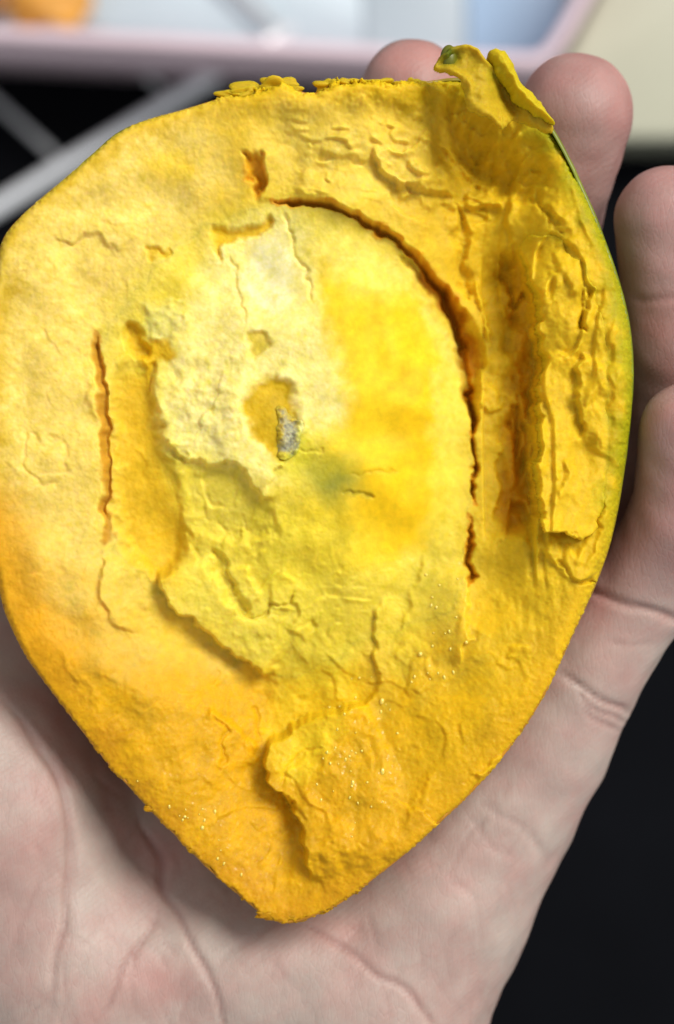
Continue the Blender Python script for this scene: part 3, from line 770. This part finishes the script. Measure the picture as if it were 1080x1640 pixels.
def build_hand():
    v = 6.0
    gx = np.arange(-1010, 740, v, dtype=np.float32); gy = np.arange(-1480, 900, v, dtype=np.float32); gz = np.arange(-760, 130, v, dtype=np.float32)
    shp = (len(gx), len(gy), len(gz))
    BIG = np.float32(400)
    def cone(F, a, ra, b, rb, k):
        """smooth union of a round cone a-b into field F (only where it matters)"""
        a = np.asarray(a, np.float32); b = np.asarray(b, np.float32)
        pad = max(ra, rb) + k + 60
        lo = np.minimum(a, b) - pad; hi = np.maximum(a, b) + pad
        s = []
        for g, l, u in zip((gx, gy, gz), lo, hi):
            s.append(slice(int(np.searchsorted(g, l)), int(np.searchsorted(g, u))))
        s = tuple(s)
        x = gx[s[0]][:, None, None] - a[0]; y = gy[s[1]][None, :, None] - a[1]; z = gz[s[2]][None, None, :] - a[2]
        ba = b - a; l2 = float(ba @ ba)
        t = np.clip((x * ba[0] + y * ba[1] + z * ba[2]) / l2, 0, 1)
        dx = x - t * ba[0]; dy = y - t * ba[1]; dz = z - t * ba[2]
        d = np.sqrt(dx * dx + dy * dy + dz * dz) - (ra + (rb - ra) * t)
        f = F[s]
        hh = np.clip(k - np.abs(f - d), 0, None)
        F[s] = np.minimum(f, d) - hh * hh / (4 * k)
    def chain(F, pts, k):
        for (p, q) in zip(pts[:-1], pts[1:]):
            cone(F, Wp(*p[:3]), p[3], Wp(*q[:3]), q[3], k)
    palm = np.full(shp, BIG, np.float32)
    for c in ([(250,2350,-340,205),(290,1950,-310,190)], [(470,2350,-340,205),(470,1950,-310,190)],
              [(290,1950,-310,180),(300,1560,-270,160),(210,860,-560,128)],
              [(380,1950,-310,180),(400,1560,-272,160),(430,860,-600,122)],
              [(470,1950,-310,180),(500,1560,-270,162),(650,960,-560,122)],
              [(520,1950,-310,180),(600,1620,-262,175),(700,1440,-258,150),(790,1300,-250,122),(866,1190,-225,108)],
              [(0,1300,-265,190),(40,1010,-400,150),(200,860,-560,128)],
              [(300,1900,-300,180),(110,1560,-262,190),(0,1300,-265,190),(-150,1080,-230,140)]):
        chain(palm, c, 80)
    fingers = [
        [(210,860,-560,128),(500,500,-470,98),(608,290,-350,92),(660,150,-245,92)],
        [(430,860,-600,122),(770,590,-420,100),(868,360,-275,98),(921,180,-180,97)],
        [(650,960,-560,122),(1075,740,-270,96),(1090,545,-175,90),(1069,352,-120,89)],
        [(866,1190,-225,108),(1022,950,-175,88),(1092,835,-105,82),(1108,694,-60,85)],
        [(-150,1080,-230,140),(-215,830,-100,112),(-190,600,10,98)],
    ]
    tot = palm
    for i, c in enumerate(fingers):
        F = np.full(shp, BIG, np.float32)
        chain(F, c, 22)
        # pads: fuller between the joints on the palm side
        k = 30 if i != 3 else 40
        # blend with palm near the root, only touch elsewhere
        hh = np.clip(k - np.abs(tot - F), 0, None)
        root = Wp(*c[0][:3]); 
        rd = np.sqrt((gx[:, None, None] - root[0]) ** 2 + (gy[None, :, None] - root[1]) ** 2 + (gz[None, None, :] - root[2]) ** 2)
        wgt = np.clip(1.6 - rd / 230.0, 0.04, 1)
        tot = np.minimum(tot, F) - wgt * hh * hh / (4 * k)
    # the soft palm gives way under the fruit
    fx = gx[:, None] + 540 - cx0; fy = (820 - gy[None, :]) - cy0
    s = np.hypot(fx, fy) / (Rout(np.arctan2(fy, fx)) + 6.0)
    zb = np.where(s < 1, ZRIM - 12 - (DEPTH - 8) * np.sqrt(np.clip(1 - s * s, 0, 1)), 1e4)
    sl = 1.0 / np.sqrt(1 + (np.clip(s, 0, .98) / np.sqrt(1 - np.clip(s, 0, .98) ** 2) * 0.6) ** 2)
    ins = (gz[None, None, :] - zb[:, :, None]) * sl[:, :, None]         # >0 inside the fruit
    k = 10.0
    a = tot; b = np.clip(ins, -200, 200).astype(np.float32)
    hh = np.clip(k - np.abs(a - b), 0, None)
    tot = np.maximum(a, b) + hh * hh / (4 * k)
    return gx, gy, gz, tot, v

def surface_nets(gx, gy, gz, F, v):
    ins = F < 0
    nx, ny, nz = F.shape
    cnt = np.zeros((nx - 1, ny - 1, nz - 1), np.uint8)
    for a in (0, 1):
        for b in (0, 1):
            for c in (0, 1):
                cnt += ins[a:nx - 1 + a, b:ny - 1 + b, c:nz - 1 + c]
    act = (cnt > 0) & (cnt < 8)
    I, J, K = np.nonzero(act)
    vid = np.full(act.shape, -1, np.int32); vid[I, J, K] = np.arange(len(I))
    P = np.zeros((len(I), 3)); N = np.zeros(len(I))
    cor = [(a, b, c) for a in (0, 1) for b in (0, 1) for c in (0, 1)]
    for p in range(8):
        for q in range(p + 1, 8):
            A, B = cor[p], cor[q]
            if sum(abs(x - y) for x, y in zip(A, B)) != 1: continue
            fa = F[I + A[0], J + A[1], K + A[2]]; fb = F[I + B[0], J + B[1], K + B[2]]
            m = (fa < 0) != (fb < 0)
            t = np.where(m, fa / np.where(m, fa - fb, 1), 0)
            for ax in range(3):
                P[:, ax] += np.where(m, A[ax] + t * (B[ax] - A[ax]), 0)
            N += m
    P /= N[:, None]
    P += np.stack([I, J, K], 1)
    V = P * v + np.array([gx[0], gy[0], gz[0]])
    Fs = []
    # x edges
    s = ins[:-1, 1:-1, 1:-1] != ins[1:, 1:-1, 1:-1]; i, j, k = np.nonzero(s); j += 1; k += 1
    q = np.stack([vid[i, j - 1, k - 1], vid[i, j, k - 1], vid[i, j, k], vid[i, j - 1, k]], 1)
    fl = ins[i, j, k]; q = np.where(fl[:, None], q, q[:, ::-1]); Fs.append(q)
    s = ins[1:-1, :-1, 1:-1] != ins[1:-1, 1:, 1:-1]; i, j, k = np.nonzero(s); i += 1; k += 1
    q = np.stack([vid[i - 1, j, k - 1], vid[i - 1, j, k], vid[i, j, k], vid[i, j, k - 1]], 1)
    fl = ins[i, j, k]; q = np.where(fl[:, None], q, q[:, ::-1]); Fs.append(q)
    s = ins[1:-1, 1:-1, :-1] != ins[1:-1, 1:-1, 1:]; i, j, k = np.nonzero(s); i += 1; j += 1
    q = np.stack([vid[i - 1, j - 1, k], vid[i, j - 1, k], vid[i, j, k], vid[i - 1, j, k]], 1)
    fl = ins[i, j, k]; q = np.where(fl[:, None], q, q[:, ::-1]); Fs.append(q)
    return V, np.concatenate(Fs)

def nbr_smooth(V, F, it, lam=0.5):
    E = np.concatenate([F[:, [0, 1]], F[:, [1, 2]], F[:, [2, 3]], F[:, [3, 0]]])
    deg = np.bincount(E.ravel(), minlength=len(V)).astype(float)[:, None]
    for _ in range(it):
        A = np.stack([np.bincount(E[:, 0], V[E[:, 1], c], len(V)) + np.bincount(E[:, 1], V[E[:, 0], c], len(V)) for c in range(3)], 1)
        V = V + lam * (A / deg - V)
    return V

def normals(V, F):
    n = np.cross(V[F[:, 2]] - V[F[:, 0]], V[F[:, 3]] - V[F[:, 1]])
    N = np.stack([sum(np.bincount(F[:, q], n[:, c], len(V)) for q in range(4)) for c in range(3)], 1)
    return N / (np.linalg.norm(N, axis=1, keepdims=True) + 1e-9)

gx, gy, gz, FF, vv = build_hand()
HV, HF = surface_nets(gx, gy, gz, FF, vv)
del FF
HV = nbr_smooth(HV, HF, 4)
HN = normals(HV, HF)
# image-plane coordinates of the palm side, to lay out creases where the photograph has them
k_ = D / (D - HV[:, 2]); hx = HV[:, 0] * k_ + 540; hy = 820 - HV[:, 1] * k_
front = sstep(0.05, 0.4, HN[:, 2])
rr = np.random.default_rng(12)
def wave(V, n, lo, hi, seed):
    r = np.random.default_rng(seed); s = np.zeros(len(V))
    for _ in range(n):
        q = r.standard_normal(3); q /= np.linalg.norm(q)
        s += np.sin(2 * math.pi * (V @ q) / r.uniform(lo, hi) + r.uniform(0, 6.28))
    return s / math.sqrt(n / 2)
disp = np.zeros(len(HV)); red = np.zeros(len(HV))
wob1 = 3.5 * wave(HV, 8, 60, 160, 1); wob2 = 3.5 * wave(HV, 8, 60, 160, 2)
def crease(P, w, depth, puff=0.5, col=0.5, taper=0.2):
    w *= 0.66; puff *= 0.0; depth *= 0.56
    P = chaikin(P, 2)
    m = (hx > P[:, 0].min() - 120) & (hx < P[:, 0].max() + 120) & (hy > P[:, 1].min() - 120) & (hy < P[:, 1].max() + 120) & (front > 0)
    d, t, s = poly_dist(hx[m] + wob1[m], hy[m] + wob2[m], P)
    end = np.minimum(1, np.minimum(t, 1 - t) / taper + 0.05)
    g = np.exp(-(d / w) ** 2) * end
    disp[m] += front[m] * (-depth * g + puff * depth * np.exp(-((d - 3.2 * w) / (2 * w)) ** 2) * end)
    red[m] += col * g
crease([(-20,1090),(40,1165),(100,1255),(116,1340),(112,1430),(92,1530),(66,1650)], 10, 11, 0.5, 0.5)
crease([(225,1290),(245,1360),(262,1430),(300,1500),(338,1565),(366,1660)], 8, 11, 0.5, 0.7, 0.1)
crease([(262,1440),(232,1500),(196,1560),(150,1650)], 7, 7, 0.4, 0.5)
crease([(470,1470),(545,1510),(606,1558),(660,1595),(712,1660)], 8, 8, 0.2, 0.6, 0.1)
crease([(330,1560),(420,1490),(470,1470)], 8, 3, 0.3, 0.2)
crease([(120,1330),(125,1450),(90,1640)], 6, 3, 0.3, 0.2)
crease([(235,1480),(215,1560),(216,1640)], 6, 3, 0.3, 0.2)
crease([(890,1068),(925,1100),(965,1122),(1020,1140)], 9, 11, 0.6, 0.6)
crease([(915,1108),(955,1140),(990,1150),(1015,1152)], 7, 7, 0.6, 0.4)
crease([(925,1130),(960,1162),(1000,1168)], 6, 6, 0.6, 0.3)
crease([(940,935),(985,962),(1030,985),(1100,1000)], 10, 12, 0.6, 0.6, 0.05)
crease([(960,1020),(1000,1030),(1050,1032)], 6, 3, 0.4, 0.3)
crease([(760,1275),(800,1300),(850,1340),(880,1390)], 12, 5, 0.4, 0.2)
crease([(740,1300),(780,1345),(830,1380)], 9, 3, 0.4, 0.2)
crease([(1005,470),(1050,480),(1110,470)], 10, 5, 0.4, 0.3)
crease([(850,335),(900,318),(960,320)], 10, 4, 0.3, 0.3)
for k in range(150):                                    # fine lines of the palm
    a = rr.uniform(0, 860); b = rr.uniform(1180, 1640); th = rr.uniform(0.6, 2.3); L = rr.uniform(40, 130)
    crease([(a, b), (a + L * .5 * math.cos(th) + rr.uniform(-8, 8), b + L * .5 * math.sin(th)), (a + L * math.cos(th), b + L * math.sin(th))], 6, rr.uniform(0.8, 2.2), 0.0, rr.uniform(.05, .2))
disp += 0.7 * wave(HV, 16, 40, 110, 5) + 1.2 * wave(HV, 10, 150, 320, 6)
HV = HV + HN * disp[:, None]
# skin colour: greyish pink, fingertips and mottles redder
skin = lin((184, 164, 156)); rosy = lin((188, 134, 128)); fing = lin((174, 137, 132))
f_up = np.clip(sstep(1040, 880, hy) if False else 1 - sstep(880, 1040, hy), 0, 1) * sstep(500, 700, hx + 200)
mot = np.clip(0.5 * wave(HV, 14, 90, 300, 8) - 0.3, 0, 1)
for (a, b, r, w) in ((70,1240,60,.5),(60,1360,60,.6),(60,1540,60,.35),(215,1590,50,.4),(690,1360,60,.3),(560,1500,60,.3),(960,1040,60,.45),(150,1600,40,.3)):
    mot = mot + w * np.exp(-((hx - a) ** 2 + (hy - b) ** 2) / r ** 2)
mot = np.clip(mot, 0, 1)[:, None] * 0.5
hc = skin * (1 - f_up[:, None]) + fing * f_up[:, None]
hc = hc * (1 - mot) + rosy * mot
cr_ = np.clip(red, 0, 1)[:, None] * 0.5
hc = hc * (1 - cr_) + lin((150, 92, 84)) * cr_
hand = np_mesh('hand', HV, HF, M_skin, None, {'Col': hc * 0.9})
tag(hand, 'open left hand with curled fingers cupping the halved yellow fruit', 'hand')

# ================================================================ BACKGROUND
def simple_mat(name, col, rough=0.5, metal=0.0, nscale=30.0, namp=0.12, bump=0.0, bdist=0.001, spec=0.5):
    m = NT(name); co = m.n('ShaderNodeTexCoord')
    n1 = m.n('ShaderNodeTexNoise', {'Vector': co.outputs['Object'], 'Scale': nscale, 'Detail': 5.0, 'Roughness': 0.6})
    r = m.n('ShaderNodeMapRange', {'Value': n1.outputs['Fac'], 'From Min': 0.3, 'From Max': 0.7, 'To Min': 1 - namp, 'To Max': 1 + namp})
    mx = m.n('ShaderNodeVectorMath', {0: (*col,), 1: r.outputs['Result']}, operation='MULTIPLY')
    m.set(Base_Color=mx.outputs[0], Roughness=rough, Metallic=metal, Specular_IOR_Level=spec)
    if bump:
        bp = m.n('ShaderNodeBump', {'Strength': bump, 'Distance': bdist, 'Height': n1.outputs['Fac']}); m.set(Normal=bp.outputs['Normal'])
    return m.m

def prism(P, z0, z1, bev=0.0):
    """closed prism over polygon P (p units, world xy, counter-clockwise), with a bevelled top"""
    P = np.asarray(P, float); n = len(P)
    c = P.mean(0)
    def inset(d):
        q = []
        for i in range(n):
            a, b, e = P[i - 1], P[i], P[(i + 1) % n]
            u = (b - a) / (np.linalg.norm(b - a) + 1e-9); w = (e - b) / (np.linalg.norm(e - b) + 1e-9)
            nn = np.array([-(u[1] + w[1]), u[0] + w[0]]); nn /= np.linalg.norm(nn) + 1e-9
            q.append(b + nn * d)
        return np.array(q)
    rings = [(P, z0)]
    if bev:
        for k in range(0, 5):
            t = k / 4 * math.pi / 2
            rings.append((inset(bev * (1 - math.cos(t))), z1 - bev + bev * math.sin(t)))
    else: rings.append((P, z1))
    V = np.concatenate([np.column_stack([r, np.full(n, z)]) for r, z in rings])
    i = np.arange(n); j = (i + 1) % n; F = []
    for k in range(len(rings) - 1): F += [[k * n + a, k * n + b, (k + 1) * n + b, (k + 1) * n + a] for a, b in zip(i, j)]
    ct, cb = len(V), len(V) + 1
    V = np.vstack([V, [[*rings[-1][0].mean(0), rings[-1][1]]], [[*c, z0]]])
    b = (len(rings) - 1) * n
    return V, F, [[b + x, b + y, ct] for x, y in zip(i, j)] + [[y, x, cb] for x, y in zip(i, j)]
def poly_mesh(name, V, faces, mat, parent=None, smooth=True):
    me = bpy.data.meshes.new(name)
    V = np.asarray(V) / U
    if parent is not None: V = V - np.array(parent.location)[None]
    me.from_pydata([tuple(v) for v in V], [], [tuple(int(a) for a in f) for f in faces]); me.validate(); me.update()
    me.polygons.foreach_set('use_smooth', np.full(len(me.polygons), smooth))
    me.materials.append(mat); o = bpy.data.objects.new(name, me); C.objects.link(o)
    if parent is not None: o.parent = parent
    return o
def prism_obj(name, P, z0, z1, mat, parent=None, bev=0.0):
    V, F, T = prism(P, z0, z1, bev); o = poly_mesh(name, V, F + T, mat, parent, True)
    return o
def ccw(P):
    P = np.asarray(P, float); a = np.sum(P[:, 0] * np.roll(P[:, 1], -1) - np.roll(P[:, 0], -1) * P[:, 1])
    return P if a > 0 else P[::-1]
def at(pts, z): return ccw([Wp(x, y, z)[:2] for x, y in pts])

# dark table top under everything
TZ = -3900.0
tb = prism_obj('table_top', at([(-3000,-3000),(4000,-3000),(4000,4500),(-3000,4500)], TZ), TZ - 300, TZ, simple_mat('dark_table', tuple(lin((14, 15, 19)) * 0.8), 0.8, 0, 14, 0.3, spec=0.05))
tag(tb, kind='structure')

# pink rimmed tray
TRZ = -3250.0
tray = empty('plastic_tray', tuple(Wp(300, -200, TZ) / U))
tag(tray, 'shallow pink rimmed plastic tray with pale blue inside at the top edge', 'tray')
M_pink = simple_mat('pink_plastic', tuple(lin((228, 204, 213))), 0.4, 0, 20, 0.04)
M_tray = simple_mat('pale_blue_plastic', tuple(lin((196, 212, 220))), 0.45, 0, 12, 0.06)
outer = chaikin(np.array([(-520,38),(-300,46),(560,92),(845,108),(880,100),(905,70),(960,-30),(1120,-330),(1060,-420),(-480,-460),(-560,-400)], float), 1, True)
Pout = at([tuple(p) for p in outer], TRZ)
def offs(P, d):
    n = len(P); q = []
    for i in range(n):
        a, b, e = P[i - 1], P[i], P[(i + 1) % n]
        u = (b - a) / np.linalg.norm(b - a); w = (e - b) / np.linalg.norm(e - b)
        nn = np.array([-(u[1] + w[1]), u[0] + w[0]]); nn /= np.linalg.norm(nn); q.append(b + nn * d)
    return np.array(q)
def ring_obj(name, prof, P, mat, parent):
    n = len(P); rings = [np.column_stack([offs(P, d), np.full(n, z)]) for d, z in prof]
    V = np.concatenate(rings); m = len(prof); F = []
    for k in range(m):
        k2 = (k + 1) % m
        for i in range(n):
            j = (i + 1) % n; F.append([k * n + i, k * n + j, k2 * n + j, k2 * n + i])
    return poly_mesh(name, V, F, mat, parent, True)
ring_obj('tray_wall', [(28, TZ + 6), (4, TRZ - 40), (30, TRZ - 40), (56, TZ + 40), (56, TZ + 6)], Pout, M_pink, tray)
ring_obj('tray_rim', [(0, TRZ - 60), (-4, TRZ - 30), (0, TRZ - 8), (10, TRZ), (32, TRZ), (42, TRZ - 8), (46, TRZ - 34), (40, TRZ - 60)], Pout, M_pink, tray)
prism_obj('tray_floor', offs(Pout, 40), TZ + 8, TZ + 50, M_tray, tray)
# papers and a piece of fruit lying in the tray
pz = TZ + 54
s1 = prism_obj('plastic_sheet', at([(575,-240),(735,-250),(742,150),(590,140)], pz), pz, pz + 12, simple_mat('grey_sheet', tuple(lin((172, 186, 194))), 0.35, 0, 10, 0.05), None, 4)
tag(s1, 'pale grey plastic sheet lying in the pink tray', 'plastic sheet')
s2 = prism_obj('plastic_sheet', at([(746,-240),(905,-250),(902,150),(750,150)], pz), pz, pz + 12, simple_mat('blue_sheet', tuple(lin((160, 188, 216))), 0.35, 0, 10, 0.05), None, 4)
tag(s2, 'light blue plastic sheet lying in the tray beside the pink right rim', 'plastic sheet')
def bg_lump(name, px, py, z, r, sq, col, seed, label, cat):
    m = simple_mat(name + '_flesh', tuple(lin(col)), 0.5, 0, 60, 0.3, 0.5, 0.002)
    w = Wp(px, py, z)
    o = lump(name, w[0] + 540, 820 - w[1], z, r, (1, 1, 1), m, None, sq, seed, 4, 0.3)
    return tag(o, label, cat)
bg_lump('fruit_chunk', 70, 4, TZ + 130, 118, (1.25, 0.75, 0.65), (222, 160, 60), 9, 'orange chunk of peeled fruit in the far corner of the tray', 'fruit piece')
bg_lump('fruit_chunk', -20, 0, TZ + 110, 90, (0.9, 0.8, 0.65), (150, 100, 50), 19, 'brownish chunk of fruit at the left edge of the tray', 'fruit piece')

# metal rack
def tube(name, a, b, r, mat, parent, seg=16, bend=None):
    a, b = np.asarray(a, float), np.asarray(b, float)
    ax = (b - a) / np.linalg.norm(b - a); up = np.array([0, 0, 1.0]); s = np.cross(ax, up); s /= np.linalg.norm(s); t = np.cross(s, ax)
    V = []; F = []; m = 12
    for k in range(m + 1):
        c = a + (b - a) * k / m; rr_ = r * (0.55 if k in (0, m) else 1)
        for i in range(seg):
            w = 2 * math.pi * i / seg; V.append(c + rr_ * (math.cos(w) * s + math.sin(w) * t))
    for k in range(m):
        for i in range(seg):
            j = (i + 1) % seg; F.append([k * seg + i, k * seg + j, (k + 1) * seg + j, (k + 1) * seg + i])
    F.append(list(range(seg))[::-1]); F.append([m * seg + i for i in range(seg)])
    return poly_mesh(name, V, F, mat, parent)
M_steel = simple_mat('steel', (0.95, 0.97, 1.0), 0.3, 0.3, 40, 0.08)
M_wire = simple_mat('dull_wire', (0.42, 0.43, 0.44), 0.4, 0.2, 40, 0.1)
RZ = TZ + 120
rack = empty('wire_rack', tuple(Wp(100, 260, TZ) / U))
tag(rack, 'steel wire rack with one thick bright bar on the dark table beside the tray', 'rack')
tube('bar', Wp(-230, 468, RZ), Wp(470, 44, RZ), 30, M_steel, rack)
bar_dir = np.array([385.0, -220.0]) / np.hypot(385, 220)
for k in range(-1, 3):
    q = np.array([98, 258]) + bar_dir * 205 * k
    e = q + np.array([-100, -92]) * 2.6
    tube('wire', Wp(q[0], q[1], RZ - 14), Wp(e[0], e[1], RZ - 14), 15, M_wire, rack)
tube('wire', Wp(-480, 320, RZ - 26), Wp(100, -20, RZ - 26), 15, M_wire, rack)

# pale board at the upper right
bz = TZ + 330
bd = prism_obj('stone_board', ccw([(650,1280),(2300,1292),(2300,2700),(1300,2520),(1206,2360),(874,1740),(766,1536),(708,1442)]), TZ + 4, bz, simple_mat('beige_stone', tuple(lin((182, 181, 160))), 0.35, 0, 9, 0.12), None, 40)
tag(bd, 'pale beige stone board with a rounded edge behind the fingers', 'board')
